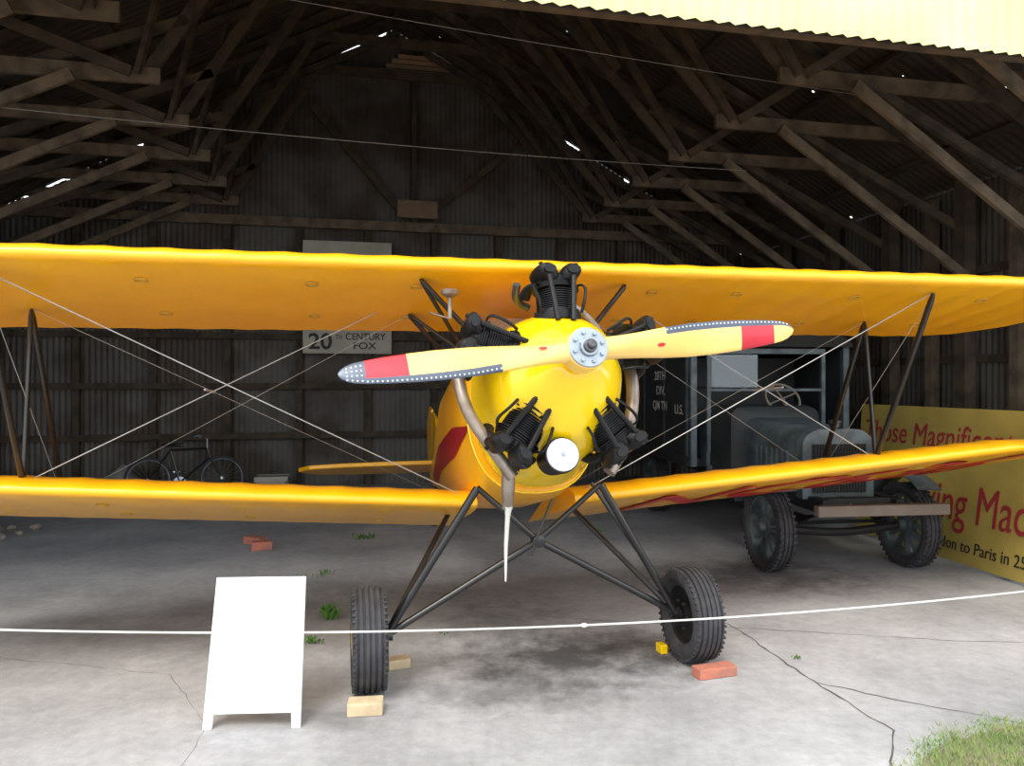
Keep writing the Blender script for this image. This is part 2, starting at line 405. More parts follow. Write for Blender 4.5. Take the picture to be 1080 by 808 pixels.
for s0 in(1.75,2.65):
    mb=MB();hw,tp,bt,e=sec(s0)
    prev=[]
    for i in range(24):
        th=2*math.pi*i/24;prev.append(E(.22*math.cos(th),s0+.3*math.sin(th),sec(s0+.3*math.sin(th))[1]*.985-.03*abs(math.cos(th))))
    mb.tube(prev+[prev[0]],.02,8);mk('cockpit_coaming',mb,M_black,PL)
    mb=MB();mb.af([mb.av(p) for p in prev]);mk('cockpit_opening',mb,M_black,PL,smooth=False)
    mb=MB()
    rr=[[E(.24*math.sin(a)*k,s0-.42+.14*(1-math.cos(a))+(1-k)*0+.06*h,tp-.03+h) for a in[R(x) for x in range(-70,71,14)]] for h,k in((0,1),(.12,.92),(.2,.8))]
    mb.loft(rr,closed=False,cap=False);mk('windshield',mb,M_glass,PL,recalc=False)
def plate(name,outline,th,parent,mt,M=Matrix.Identity(4)):
    mb=MB();mb.T=M
    a=[mb.av((x,y,th/2)) for x,y in outline];b=[mb.av((x,y,-th/2)) for x,y in outline];n=len(a)
    mb.af(a);mb.af(b[::-1])
    for i in range(n):mb.af([a[i],b[i],b[(i+1)%n],a[(i+1)%n]])
    return mk(name,mb,mt,parent,smooth=False,bevel=.012)
Mt=Matrix(((1,0,0,0),(0,math.cos(P),-math.sin(P)*-1,4.0),(0,-math.sin(P),math.cos(P),.90),(0,0,0,1)))
def half(sg): return [(0,0),(sg*.5,.02),(sg*1.15,.1),(sg*1.5,.22),(sg*1.62,.42),(sg*1.6,.46),(0,.46)]
def elev(sg): return [(sg*.06,.48),(sg*1.6,.48),(sg*1.58,.62),(sg*1.4,.8),(sg*1.0,.88),(sg*.3,.9),(sg*.06,.8)]
for sg in(-1,1):
    plate('tailplane',half(sg),.05,PL,M_yel,Mt);plate('elevator',elev(sg),.04,PL,M_yel,Mt)
Mf=Matrix(((0,0,1,0),(math.cos(P),math.sin(P),0,4.1),(-math.sin(P),math.cos(P),0,1.0),(0,0,0,1)))
plate('fin',[(0,0),(.5,.5),(.75,.62),(.78,0)],.04,PL,M_yel,Mf)
plate('rudder',[(.8,-.2),(.8,.66),(1.0,.74),(1.25,.6),(1.32,.3),(1.25,-.05),(1.1,-.2)],.035,PL,M_yel,Mf)
mb=MB();mb.tube([(0,4.6,.70),(0,4.85,.12)],.015);mb.lathe([(-.03,.05),(-.03,.09),(0,.10),(.03,.09),(.03,.05)],20,1,'x',(0,4.87,.10))
mk('tail_wheel',mb,[M_black,M_rub],PL)

# wings
CL=[(0,.035,.035),(.006,.048,.024),(.0125,.0545,.0193),(.025,.065,.0147),(.05,.079,.0093),(.1,.096,.0042),(.2,.1136,.0003),(.3,.117,0),(.4,.114,0),(.5,.1052,0),(.6,.0915,0),(.7,.0735,0),(.8,.0522,0),(.9,.028,0),(1,.004,0)]
CH=1.27
def wingsec(x,le,pitch,ch,tipd):
    R_=.8; k=1.; f0=0.;
    if tipd<R_:
        q=1-tipd/R_; e=math.sqrt(max(0,1-q*q)); f0=(1-e)*.38; f1=1-(1-e)*.55
        k=max(f1-f0,.02)
    sg=abs(math.sin(math.pi*x/.30))
    cdir=Vector((0,math.cos(pitch),-math.sin(pitch)));nd=Vector((0,math.sin(pitch),math.cos(pitch)))
    up=[];lo=[]
    for c,u,l in CL:
        w_=1 if .02<c<.97 else .3
        cc=(f0+c*k)*ch
        if c==1: cc-=.014*sg
        up.append(le+cdir*(cc+.004*sg*(c<.02))+nd*(u*ch*k*1.12-.007*sg*w_))
        lo.append(le+cdir*(cc+.004*sg*(c<.02))+nd*(l*ch*k+.007*sg*w_*(1 if c>.04 else 0)))
    return [p for p in up]+[p for p in lo[::-1]][:-1]
def wing(x0,x1,lef,pitch,tips):
    mb=MB();n=int(abs(x1-x0)/.05);rings=[]
    xs=[x0+(x1-x0)*i/n for i in range(n+1)]
    for x in xs:
        td=9
        if tips[0]: td=min(td,x-x0)
        if tips[1]: td=min(td,x1-x)
        rings.append(wingsec(x,lef(x),pitch,CH,abs(td)))
    mb.loft(rings);return mb
WPT=R(11.6);WPL=R(15)
def CD(p): return Vector((0,math.cos(p),-math.sin(p)))
def ND(p): return Vector((0,math.sin(p),math.cos(p)))
cT,nT,cL_,nL=CD(WPT),ND(WPT),CD(WPL),ND(WPL)
def leT(x): return Vector((x,-.29,2.43+.006*x))
def leL(x): return Vector((x,.25,.99+(abs(x)-.4)*(.066 if x<0 else .074)))
def rings_on(mb,lef,cd,nn,xs,cs,r=.035):
    for x in xs:
        for c in cs:
            o=lef(x)+cd*c*CH-nn*.001
            pts=[o+Vector((r*math.cos(t),0,0))+cd*r*math.sin(t) for t in [2*math.pi*k/14 for k in range(15)]]
            mb.tube(pts,.004,5,1,cap=False)
mb=wing(-4.3,4.3,leT,WPT,(1,1))
rings_on(mb,leT,cT,nT,(-3.3,-2.25,-1.35,-.75,.75,1.35,2.25,3.3),(.22,.72))
mk('upper_wing',mb,[M_yel,M_ring],PL,ang=50)
for sg in(-1,1):
    if sg<0: mb=wing(-4.3,-.33,leL,WPL,(1,0))
    else: mb=wing(.33,4.62,leL,WPL,(0,1))
    rings_on(mb,leL,cL_,nL,[sg*x for x in(.9,1.8,2.6,3.3)],(.25,.7))
    lw=mk('lower_wing',mb,[M_yel,M_ring],PL,ang=50)
    if sg>0:
        dx=Vector((1,0,.074)).normalized()
        o=leL(.95)+cL_*CH*.95-nL*.003
        text('registration_lettering','NC636',frame(o,dx,-cL_),1.56,M_regred,lw,sx=.74,bold=0,ext=.002,label='large red registration characters')
def flat(name,p1,p2,w=.016,l=.05,mt=M_black,parent=PL):
    mb=MB();p1=Vector(p1);p2=Vector(p2);d=(p2-p1).normalized()
    y=Vector((0,1,0));y=(y-d*y.dot(d)).normalized();x=d.cross(y)
    rr=[]
    for t in(0,.04,.5,.96,1):
        k=.55 if t in(0,1) else 1
        c=p1.lerp(p2,t);rr.append([c+x*w*k*math.cos(a)+y*l*.5*k*math.sin(a) for a in[2*math.pi*i/12 for i in range(12)]])
    mb.loft(rr);return mk(name,mb,mt,parent)
for sg in(-1,1):
    SX=2.98 if sg<0 else 2.78
    tf=leT(sg*SX)+cT*.15;tr=leT(sg*SX)+cT*.85
    bf=leL(sg*SX)+cL_*.15+nL*.10;br=leL(sg*SX)+cL_*.85+nL*.08
    flat('interplane_strut',tf,bf);flat('interplane_strut',tr,br);flat('interplane_strut',tr,bf,.014,.04)
    cx=.74 if sg<0 else .52
    ctf=leT(sg*cx)+cT*.15;ctr=leT(sg*cx)+cT*.85
    ff=E(sg*.34,.95,.34);fr=E(sg*.34,1.75,.36);fm=E(sg*.36,1.25,.33)
    flat('cabane_strut',ctf,ff);flat('cabane_strut',ctf,fm,.013,.035);flat('cabane_strut',ctr,fr);flat('cabane_strut',ctr,fm,.013,.035)
    def wire(a,b,r=.0036):
        mb=MB();mb.tube([a,b],r,6);mk('bracing_wire',mb,M_wire,PL)
    root=Vector((sg*.44,.36,1.08));rootr=Vector((sg*.42,1.05,.95))
    wire(root,tf+Vector((0,.02,0)));wire(rootr,tr,.0016)
    wire(leT(sg*.95)+cT*.8,bf,.0036);wire(ctr,br,.0016)
    wire(tf,br,.002)
    mb=MB();q=leT(sg*.95)+cT*.8;c=q.lerp(bf,.5);mb.tube([c-Vector((0,.22,-.02)),c+Vector((0,.16,0))],[.006,.009],8);mk('wire_spacer',mb,M_wire,PL)
mb=MB();mb.T=Matrix.Translation((-.58,-.2,2.31))
mb.lathe([(-.02,.018),(0,.05),(.018,.055),(.03,.04),(.035,.0)],20);mb.tube([(0,0,-.14),(0,0,0)],.012)
mb.tube([(0,0,-.14),(-.1,.1,-.1)],.006)
mk('air_probe',mb,M_pipe,PL)

# landing gear
node=Vector((0,0,.826))
for sg in(-1,1):
    fa=Vector((sg*.39,-.05,1.17));ra=Vector((sg*.38,.8,.98));ax=Vector((sg*.93,0,.31))
    def tb(nm,a,b,r): 
        mb=MB();mb.tube([a,b],r,12);mk(nm,mb,M_black,PL)
    tb('landing_gear_strut',fa,ax,.024);tb('landing_gear_strut',ra,ax,.018)
    if sg>0: tb('landing_gear_strut',fa+Vector((.04,.28,-.03)),ax+Vector((-.04,.02,.1)),.014)
    tb('landing_gear_strut',fa,node,.018);tb('landing_gear_strut',node,ax,.021)
    mb=MB();mb.tube([ax-Vector((sg*.04,0,0)),ax+Vector((sg*.16,0,-.01))],.03,14);mb.lathe([(-.012,.05),(.012,.05)],16,0,'x',ax)
    mk('stub_axle',mb,M_black,PL)
    wroot=empty('main_wheel',(sg*1.03,0,.30),parent=PL)
    pr=[(-.055,.175),(-.078,.19),(-.098,.225),(-.100,.25),(-.093,.272),(-.082,.287),(-.072,.290),(-.070,.281),(-.060,.281),(-.058,.296),(-.040,.298),(-.038,.288),(-.026,.288),(-.024,.300),(-.006,.300),(-.005,.29),
        (.005,.29),(.006,.300),(.024,.300),(.026,.288),(.038,.288),(.040,.298),(.058,.296),(.060,.281),(.070,.281),(.072,.290),(.082,.287),(.093,.272),(.100,.25),(.098,.225),(.078,.19),(.055,.175)]
    mb=MB();mb.lathe(pr,64,0,'x',closed=True)
    for k in range(48):
        th=2*math.pi*k/48
        for s2 in(-1,1):
            mb.box((s2*.086,.283*math.cos(th),.283*math.sin(th)),(.02,.018,.012),0,Matrix.Rotation(th,4,'X'))
    mk('tyre',mb,M_rub,wroot,ang=25)
    mb=MB();mb.lathe([(-.07,.0),(-.072,.05),(-.06,.07),(-.045,.12),(-.05,.165),(-.066,.18),(-.06,.188),(.06,.188),(.066,.18),(.05,.165),(.045,.12),(.06,.07),(.072,.05),(.07,.0)],48,0,'x')
    mk('wheel_rim',mb,M_blackm,wroot)
    mb=MB();mb.lathe([(sg*.05,.165),(sg*.075,.16),(sg*.095,.10),(sg*.10,.0)],40,0,'x');mk('wheel_disc',mb,M_yelp,wroot,label='yellow outer wheel disc')
    mb=MB();mb.lathe([(-.1,.0),(-.1,.028),(-.074,.032)],20,0,'x') if sg>0 else mb.lathe([(.074,.032),(.1,.028),(.1,0)],20,0,'x')
    for k in range(6):
        th=k*math.pi/3
        mb.box((-sg*.068,.09*math.cos(th),.09*math.sin(th)),(.02,.014,.014))
    mk('wheel_hub',mb,M_dsteel,wroot)
mb=MB();mb.lathe([(-.04,.02),(-.035,.04),(.035,.04),(.04,.02)],16,0,'y',node);mk('strut_joint',mb,M_black,PL)

# engine cylinders
def cyl_mesh():
    mb=MB()
    mb.lathe([(.26,.0),(.26,.092),(.305,.092),(.308,.08),(.325,.078),(.325,.066)],28)
    for k in range(10):
        th=2*math.pi*k/10;mb.T=Matrix.Translation((.083*math.cos(th),.083*math.sin(th),.31));mb.lathe([(-.005,.008),(.012,.008),(.014,.005)],6,0)
    mb.T=Matrix.Identity(4)
    z=.33;pr=[(.322,.058)]
    for i in range(9):
        pr+=[(z,.066),(z+.001,.078),(z+.006,.078),(z+.007,.066)];z+=.0125
    mb.lathe(pr+[(.445,.06)],28)
    pr=[(.44,.06)];z=.445
    for i in range(6):
        rr=.092-.004*i
        pr+=[(z,.075),(z+.001,rr),(z+.007,rr),(z+.008,.075)];z+=.0125
    pr+=[(.525,.06),(.53,0)]
    mb.lathe(pr,28)
    for s2 in(-1,1): mb.tube(smoothpts([(s2*.05,.04,.50),(s2*.09,.07,.50),(s2*.10,.11,.45)]),.024,10)
    return mb
def rocker_mesh(sg):
    mb=MB();mb.T=Matrix.Translation((sg*.046,-.012,.528))@Matrix.Rotation(sg*R(26),4,'Y')
    rr=[]
    for z,k in((-.05,.8),(-.02,1),(.025,1),(.042,.85),(.05,.5)):
        rr.append([(.040*k*math.copysign(abs(math.cos(a))**.7,math.cos(a)),.088*k*math.copysign(abs(math.sin(a))**.7,math.sin(a)),z) for a in[2*math.pi*i/20 for i in range(20)]])
    mb.loft(rr)
    mb.tube([(0,-.095,.0),(0,-.055,.0)],.024,12)
    mb.tube([(0,-.05,.045),(0,-.05,.06)],.009,6);mb.tube([(0,.05,.045),(0,.05,.06)],.009,6)
    return mb
def rod_mesh(s2):
    mb=MB();mb.tube([(s2*.03,-.105,.24),(s2*.048,-.09,.50)],.011,8);return mb
def plug_mesh(s2):
    mb=MB()
    mb.tube(smoothpts([(s2*.07,-.03,.465),(s2*.095,-.05,.47),(s2*.105,-.06,.44),(s2*.09,-.08,.37),(s2*.08,-.06,.30)]),.006,6)
    return mb
ENG=E(0,.40,0);proto=None
for i,deg in enumerate((90,162,234,306,18)):
    a=R(deg);rad=Vector((math.cos(a),0,0))+n_*math.sin(a);tx=b_.cross(rad)
    M=Matrix((tx,b_,rad)).transposed().to_4x4();M.translation=ENG-b_*.03
    M=M@Matrix.Diagonal((1.42,1.42,1.0,1))
    if proto is None:
        c=mk('engine_cylinder',cyl_mesh(),M_blackm,PL,ang=30)
        for s2 in(-1,1):
            mk('rocker_box',rocker_mesh(s2),M_blackm,c)
            mk('pushrod_tube',rod_mesh(s2),M_blackm,c);mk('spark_plug_lead',plug_mesh(s2),M_blackm,c)
        proto=c
    else: c=copytree(proto,PL)
    c.matrix_local=M
def pipe(name,pts,r,mt=M_pipe,tr=None):
    mb=MB();mb.tube(smoothpts([E(*p) for p in pts]) if tr is None else smoothpts(pts),r,14);return mk(name,mb,mt,PL)
pipe('exhaust_pipe',[(-.42,.56,.22),(-.51,.54,.16),(-.545,.50,-.02),(-.50,.47,-.22),(-.38,.47,-.40),(-.27,.47,-.56)],.034)
pipe('exhaust_pipe',[(.38,.54,.22),(.45,.52,.14),(.46,.48,-.04),(.43,.46,-.22),(.36,.46,-.42),(.26,.45,-.55)],.036)
pipe('intake_pipe',[(.10,.56,.46),(.22,.56,.40),(.33,.56,.26),(.36,.54,.12)],.022)
pipe('breather_pipe',[(-.12,.52,.40),(-.18,.50,.42),(-.22,.42,.43),(-.22,.36,.48)],.022,M_dsteel)
mb=MB();mb.tube([(-.29,-.44,1.12),(-.29,-.42,1.06),(-.30,-.42,.9),(-.302,-.42,.70)],[.022,.014,.011,.005],14);mk('drain_pipe',mb,M_rope,PL)
mb=MB();mb.tube([(-.29,-.44,1.36),(-.29,-.43,1.22),(-.29,-.42,1.10)],[.037,.038,.030],14);mk('tail_pipe',mb,M_pipe,PL)
mb=MB();mb.tube([(.02,-.25,1.12),(-.06,-.3,.98),(-.12,-.28,.80)],.008,8);mk('vent_tube',mb,M_black,PL)
mb=MB();mb.T=Matrix.Translation((-.085,-.80,1.435))@Matrix.Rotation(-P,4,'X')
mb.lathe([(0,0),(0,.07),(.004,.083),(.016,.086),(.02,.08)],36,0,'y');mb.lathe([(.018,.07),(.02,.092),(.05,.095),(.22,.085),(.24,.05)],36,1,'y')
mb.lathe([(-.012,.0),(-.012,.008),(.0,.012)],12,2,'y')
mk('oil_filter_cap',mb,[M_white,M_blackm,M_steel],PL,label='round white cap on black housing')
# propeller
PR=empty('propeller',parent=PL);PR.matrix_local=Matrix.Translation(HUB-b_*.03)@Matrix.Rotation(-P,4,'X')@Matrix.Rotation(R(-6.1),4,'Y')
ST=[(.0,.10,.062,62),(.06,.125,.06,58),(.12,.125,.055,50),(.20,.125,.045,40),(.30,.14,.036,32),(.42,.16,.028,27),(.55,.172,.022,23),(.70,.17,.018,20),(.82,.158,.015,18),(.84,.156,.015,18),(.94,.14,.012,16),(1.03,.120,.010,15),(1.035,.119,.010,15),(1.08,.104,.009,14),(1.11,.082,.007,14),(1.135,.05,.005,14),(1.147,.015,.003,14)]
ST=[(r*1.03 if r>.2 else r,c,t,b) for r,c,t,b in ST]
def blade(tipstyle):
    mb=MB();N=20;rg=[]
    for r,c,th,bt in ST:
        bt=R(bt);ld=Vector((0,-math.sin(bt),math.cos(bt)));nn=Vector((0,math.cos(bt),math.sin(bt)))
        rg.append([Vector((r,0,0))+ld*(math.cos(2*math.pi*k/N)*c*.5)+nn*(math.sin(2*math.pi*k/N)*th*.9) for k in range(N)])
    R_=mb.loft(rg);mb.f=[];mb.m=[]
    for i,(a,b) in enumerate(zip(R_,R_[1:])):
        rm=(ST[i][0]+ST[i+1][0])/2
        for k in range(N):
            u=math.cos(2*math.pi*(k+.5)/N)
            mi=0
            if .855<rm<1.063: mi=1
            elif rm>1.063: mi=2 if tipstyle=='metal' else 0
            if u>.70 and rm>.40: mi=2
            mb.af([a[k],a[(k+1)%N],b[(k+1)%N],b[k]],mi)
    mb.af(R_[-1],2);mb.af(R_[0][::-1],0)
    r=.44
    def at(r):
        for a,b in zip(ST,ST[1:]):
            if r<=b[0]: 
                t=(r-a[0])/(b[0]-a[0]);return [a[i]+(b[i]-a[i])*t for i in(1,2,3)]
        return ST[-1][1:]
    while r<1.15:
        c,th,bt=at(r);bt=R(bt);ld=Vector((0,-math.sin(bt),math.cos(bt)));nn=Vector((0,math.cos(bt),math.sin(bt)))
        us=[.86] if r<1.06 or tipstyle!='metal' else [.8,.35,-.1,-.55]
        for u in us:
            p=Vector((r,0,0))+ld*(u*c*.5)-nn*(math.sqrt(1-u*u)*th*.9)
            mb.T=Matrix.Translation(p);mb.box((0,0,0),(.0065,.004,.0065),3);mb.T=Matrix.Identity(4)
        r+=.022
    c,th,bt=at(.36);bt=R(bt);ld=Vector((0,-math.sin(bt),math.cos(bt)));nn=Vector((0,math.cos(bt),math.sin(bt)))
    o=Vector((.40 if tipstyle!='metal' else .22,0,0))-nn*(th*.9+.0015 if tipstyle!='metal' else .046)
    mb.af([mb.av(o+Vector((.022*math.cos(a),0,0))+ld*.010*math.sin(a)) for a in[2*math.pi*i/14 for i in range(14)]],1)
    return mb
bmats=[M_wood,mat('prop_red',(.62,.01,.03),.3,coat=.5),mat('prop_sheath',(.10,.12,.16),.35,.5),M_white]
mk('blade',blade('wood'),bmats,PR,ang=50,label='varnished wood blade with red band')
bb=mk('blade',blade('metal'),bmats,PR,ang=50,label='varnished wood blade with red band and riveted metal tip');bb.rotation_euler=(0,math.pi,0)
mb=MB();mb.lathe([(-.055,.0),(-.055,.10),(-.05,.105),(.055,.105),(.06,.1),(.06,0)],40,0,'y');mk('hub_block',mb,M_wood,PR)
mb=MB();mb.lathe([(-.066,.0),(-.066,.096),(-.062,.10),(-.056,.10)],40,0,'y')
for k in range(8):
    th=2*math.pi*k/8+.2;mb.T=Matrix.Translation((.074*math.cos(th),-.066,.074*math.sin(th)));mb.lathe([(-.014,.008),(-.012,.011),(0,.011)],6,0,'y')
mb.T=Matrix.Identity(4)
mb.lathe([(-.085,.028),(-.083,.044),(-.066,.05)],32,0,'y')
mk('hub_flange',mb,M_steel,PR)
mb=MB();mb.lathe([(-.13,.0),(-.13,.014),(-.125,.020),(-.105,.022),(-.103,.032),(-.084,.034)],24,0,'y');mk('shaft_nut',mb,M_dsteel,PR)

# ------------------------------------------------------------------ chocks, bricks
def block(name,X,Y,rot,d,mt,label,cat,z=0,grp=None):
    mb=MB();mb.box((0,0,d[2]/2),d);o=mk(name,mb,mt,None,(X,Y,z),(0,0,rot),smooth=False,bevel=.006,label=label,category=cat)
    if grp:o['group']=grp
    return o
block('wood_block',-.80,4.07,.12,(.19,.11,.07),M_pale,'pale wooden block chocked against a biplane wheel','block')
block('wood_block',-.72,4.72,.4,(.14,.09,.06),M_pale,'small pale wooden block behind a biplane wheel','block')
block('brick',1.245,4.585,.30,(.26,.10,.062),M_brick,'red brick wedged against a biplane wheel','brick')
block('wood_wedge',1.0,4.98,.3,(.05,.08,.06),M_yelp,'tiny yellow wedge beside a biplane wheel','wedge')
block('brick',-2.70,8.05,.3,(.21,.10,.09),M_brick,'broken reddish brick lying on the concrete','brick',grp='loose bricks')
block('brick',-2.88,8.35,-.4,(.24,.11,.08),M_brick,'weathered reddish brick lying on the concrete','brick',grp='loose bricks')
for i in range(12):
    mb=MB();r=random.uniform(.05,.12)
    mb.lathe([(0,r*.7),(r*.4,r),(r*.8,r*.7),(r,.3*r)],7)
    mb.v=[(x*random.uniform(.85,1.1),y*random.uniform(.85,1.1),z) for x,y,z in mb.v]
    mk('rubble_stone',mb,M_stone,None,(-6.75+(i%4)*.3+random.uniform(-.02,.02),8.5+(i//4)*.32+random.uniform(-.02,.02),0),(0,0,random.random()*6),smooth=False,label='rough grey-brown rubble stone on the floor',category='stone',group='rubble stones')

# ------------------------------------------------------------------ white easel sign
SG=empty('sandwich_board',(-1.365,4.07,0),(0,0,R(3)),label='blank white wooden easel sign standing on concrete',category='sign board')
mb=MB();mb.T=Matrix.Translation((0,-.19,0))@Matrix.Rotation(-R(14),4,'X')
w_=.25
o=[(-w_,0),(-w_+.045,0),(-w_+.05,.075),(w_-.05,.075),(w_-.045,0),(w_,0),(w_-.012,.765),(-w_+.012,.765)]
a=[mb.av((x,-.009,z)) for x,z in o];b=[mb.av((x,.009,z)) for x,z in o];n=len(o)
for face in((0,1,2,7),(2,3,6,7),(3,4,5,6)):
    mb.af([a[i] for i in face]);mb.af([b[i] for i in face][::-1])
for i in range(n):mb.af([a[i],b[i],b[(i+1)%n],a[(i+1)%n]])
mk('front_panel',mb,M_white,SG,smooth=False)
mb=MB();mb.T=Matrix.Translation((-.03,.12,0))@Matrix.Rotation(R(9),4,'X')
mb.box((-.10,0,.36),(.04,.02,.72));mb.box((.10,0,.36),(.04,.02,.72));mb.box((0,0,.18),(.2,.02,.04));mb.box((0,0,.70),(.2,.02,.04))
mk('back_leg_frame',mb,M_white,SG,smooth=False)
for x in(-.10,.06):
    mb=MB();mb.tube([(x-.03,.0,.715),(x+.03,.0,.715)],.010,8);mk('hinge',mb,M_steel,SG)

# ------------------------------------------------------------------ rope & stanchions
e1=Vector((-2.75,3.22,.75));e2=Vector((3.45,4.02,.76))
pts=[]
for i in range(49):
    t=i/48
    p=e1.lerp(e2,t);p.z-=.132*4*t*(1-t)
    pts.append(p)
mb=MB();mb.tube(pts,.0050,8)
kp=pts[24];mb.lathe([(-.015,.005),(-.008,.011),(.008,.011),(.015,.005)],8,0,'x',kp)
mk('barrier_rope',mb,M_rope,label='white barrier rope strung across the front of biplane',category='rope')
for p,s in((e1,-1),(e2,1)):
    mb=MB();mb.lathe([(0,.14),(.015,.14),(.03,.03),(p.z+.04,.018),(p.z+.06,.03),(p.z+.08,.0)],20)
    mk('rope_stanchion',mb,M_dsteel,None,(p.x+s*.026,p.y,0),label='dark steel stanchion holding the barrier rope',category='stanchion',group='rope stanchions')

# ------------------------------------------------------------------ truck
TR=empty('antique_army_truck',(3.18,7.26,0),(0,0,R(7)),label='old blue-grey army truck with spoked wheels and cargo body',category='truck')
def twheel():
    r=empty('truck_wheel',parent=TR)
    mb=MB();pr=[(-.05,.30),(-.075,.32),(-.085,.36),(-.075,.395),(-.055,.402),(-.05,.392),(-.035,.392),(-.03,.408),(-.008,.41),(-.006,.4),(.006,.4),(.008,.41),(.03,.408),(.035,.392),(.05,.392),(.055,.402),(.075,.395),(.085,.36),(.075,.32),(.05,.30)]
    mb.lathe(pr,56,0,'x',closed=True)
    for k in range(44):
        th=2*math.pi*k/44
        for s2 in(-1,1): mb.box((s2*.062,.4*math.cos(th),.4*math.sin(th)),(.036,.028,.022),0,Matrix.Rotation(th,4,'X'))
    mk('tyre',mb,M_rub,r,ang=25)
    mb=MB();mb.lathe([(-.055,.285),(-.055,.31),(.055,.31),(.055,.285)],48,0,'x',closed=True)
    for k in range(12):
        th=2*math.pi*k/12;c,s_=math.cos(th),math.sin(th)
        mb.beam((0,.07*c,.07*s_),(0,.295*c,.295*s_),.045,.035)
    mb.lathe([(-.10,0),(-.10,.045),(-.05,.06),(-.04,.10),(.04,.10),(.05,.06),(.10,.045),(.10,0)],24,0,'x')
    mk('spoked_rim',mb,M_tgrey,r)
    return r
wp=twheel();wp.location=(-.72,0,.41)
for x,y in((.72,0),(-.74,3.4),(.74,3.4)):
    c=copytree(wp,TR);c.location=(x,y,.41)
mb=MB()
for x in(-.36,.36): mb.beam((x,-.42,.66),(x,5.0,.74),.08,.13)
for y in(-.3,1.2,2.6,4.2): mb.beam((-.36,y,.68),(.36,y,.68),.08,.1)
mk('chassis_frame',mb,M_tdark,TR,smooth=False)
mb=MB();mb.tube(smoothpts([(-.66,0,.41),(-.45,0,.38),(0,0,.34),(.45,0,.38),(.66,0,.41)]),.04,10);mk('axle',mb,M_tblack,TR)
mb=MB();mb.tube([(-.74,3.4,.41),(-.18,3.4,.41),(-.17,3.4,.41),(-.08,3.4,.41),(.08,3.4,.41),(.17,3.4,.41),(.18,3.4,.41),(.74,3.4,.41)],[.06,.06,.08,.17,.17,.08,.06,.06],16)
mk('axle',mb,M_tblack,TR)
mb=MB();mb.tube([(-.6,.15,.42),(.6,.15,.42)],.018,8);mk('tie_rod',mb,M_tblack,TR)
for x in(-.40,.40):
    mb=MB()
    for k in range(5):
        L=.48-.07*k;pts=smoothpts([(x,-L,.60-.02*k+.02),(x,0,.50-.014*k),(x,L,.60-.02*k+.02)],1)
        for a,b in zip(pts,pts[1:]): mb.beam(a,b,.05,.014)
    mk('leaf_spring',mb,M_tblack,TR,smooth=False)
mb=MB();mb.box((.13,-.5,.645),(1.28,.09,.10));mk('bumper',mb,M_beamw,TR,smooth=False,bevel=.01)
for x in(-.36,.36):
    mb=MB();mb.beam((x,-.46,.65),(x,-.2,.66),.05,.05);mk('bumper_bracket',mb,M_tblack,TR,smooth=False)
def hs(y,w_,z0,z1,r=.16):
    pts=[(-w_,y,z0),(-w_,y,z1-r)]
    for k in range(1,7):
        a=math.pi-k*math.pi/2/6;pts.append((-w_+r+r*math.cos(a),y,z1-r+r*.8*math.sin(a)))
    q=[(-x,yy,z) for x,yy,z in pts[::-1]]
    return pts+q
OX=-.09
mb=MB();mb.T=Matrix.Translation((OX,0,0));mb.loft([hs(y,w_,.80,z) for y,w_,z in((-.02,.30,1.36),(.3,.33,1.40),(.7,.36,1.43),(1.05,.40,1.45))])
for s2 in(-1,1):
    for k in range(7): mb.box((s2*(.335+.01*k*.6),.2+.1*k,1.0),(.025,.02,.26))
mk('hood',mb,M_tgrey,TR,ang=40)
mb=MB();mb.T=Matrix.Translation((OX,0,0));mb.loft([hs(y,w_,.70,z,.2) for y,w_,z in((-.16,.33,1.36),(-.15,.36,1.40),(-.03,.36,1.40))])
rad=mk('radiator',mb,M_tgrey,TR,ang=40)
mb=MB();mb.T=Matrix.Translation((OX,0,0))
mb.box((0,-.165,.99),(.54,.02,.46),0)
for k in range(18): mb.box((-.25+k*.5/17,-.18,.99),(.008,.014,.45),0)
for k in range(9): mb.box((0,-.18,.79+k*.05),(.52,.012,.008),0)
mk('radiator_core',mb,M_tblack,rad,smooth=False)
mb=MB();mb.T=Matrix.Translation((OX,-.09,1.38));mb.lathe([(0,.05),(.03,.05),(.035,.06),(.06,.06),(.07,.03),(.075,0)],20);mk('radiator_cap',mb,M_dsteel,rad)
mb=MB();mb.tube(smoothpts([(OX,-.2,.72),(OX,-.34,.72),(OX,-.36,.60),(OX,-.46,.58)],1),.013,8);mk('starting_crank',mb,M_dsteel,TR)
for s2 in(-1,1):
    mb=MB()
    rr=[[(s2*.60,-.52*math.cos(R(50+i*10)),.42+.50*math.sin(R(50+i*10))),(s2*.84,-.52*math.cos(R(50+i*10)),.41+.50*math.sin(R(50+i*10)))] for i in range(12)]
    mb.loft(rr,closed=False,cap=False)
    f=mk('fender',mb,M_tgrey,TR,recalc=False);so_=f.modifiers.new('s','SOLIDIFY');so_.thickness=.012
    mb=MB();mb.box((s2*.72,1.0,.62),(.28,1.1,.03));mk('running_board',mb,M_tdark,TR,smooth=False)
mb=MB();mb.T=Matrix.Translation((OX,0,0));mb.loft([hs(y,w_,z0,z,.14) for y,w_,z0,z in((1.05,.41,.78,1.47),(1.12,.52,.78,1.56),(1.45,.62,.78,1.58))]);mk('cab_cowl',mb,M_tdark,TR,ang=40)
mb=MB()
for x in(-.74,.66):
    mb.box((x,1.45,1.6),(.045,.045,1.2));mb.box((x,2.0,1.05),(.04,1.1,.45))
mb.box((-.04,1.45,2.17),(1.44,.05,.06));mb.box((-.04,1.45,1.72),(1.4,.03,.03));mb.box((-.04,1.45,.80),(1.44,.05,.1))
mk('cab_frame',mb,M_tgrey,TR,smooth=False)
mb=MB();mb.box((-.42,1.46,1.94),(.56,.012,.38));mk('windscreen',mb,M_glass,TR,smooth=False)
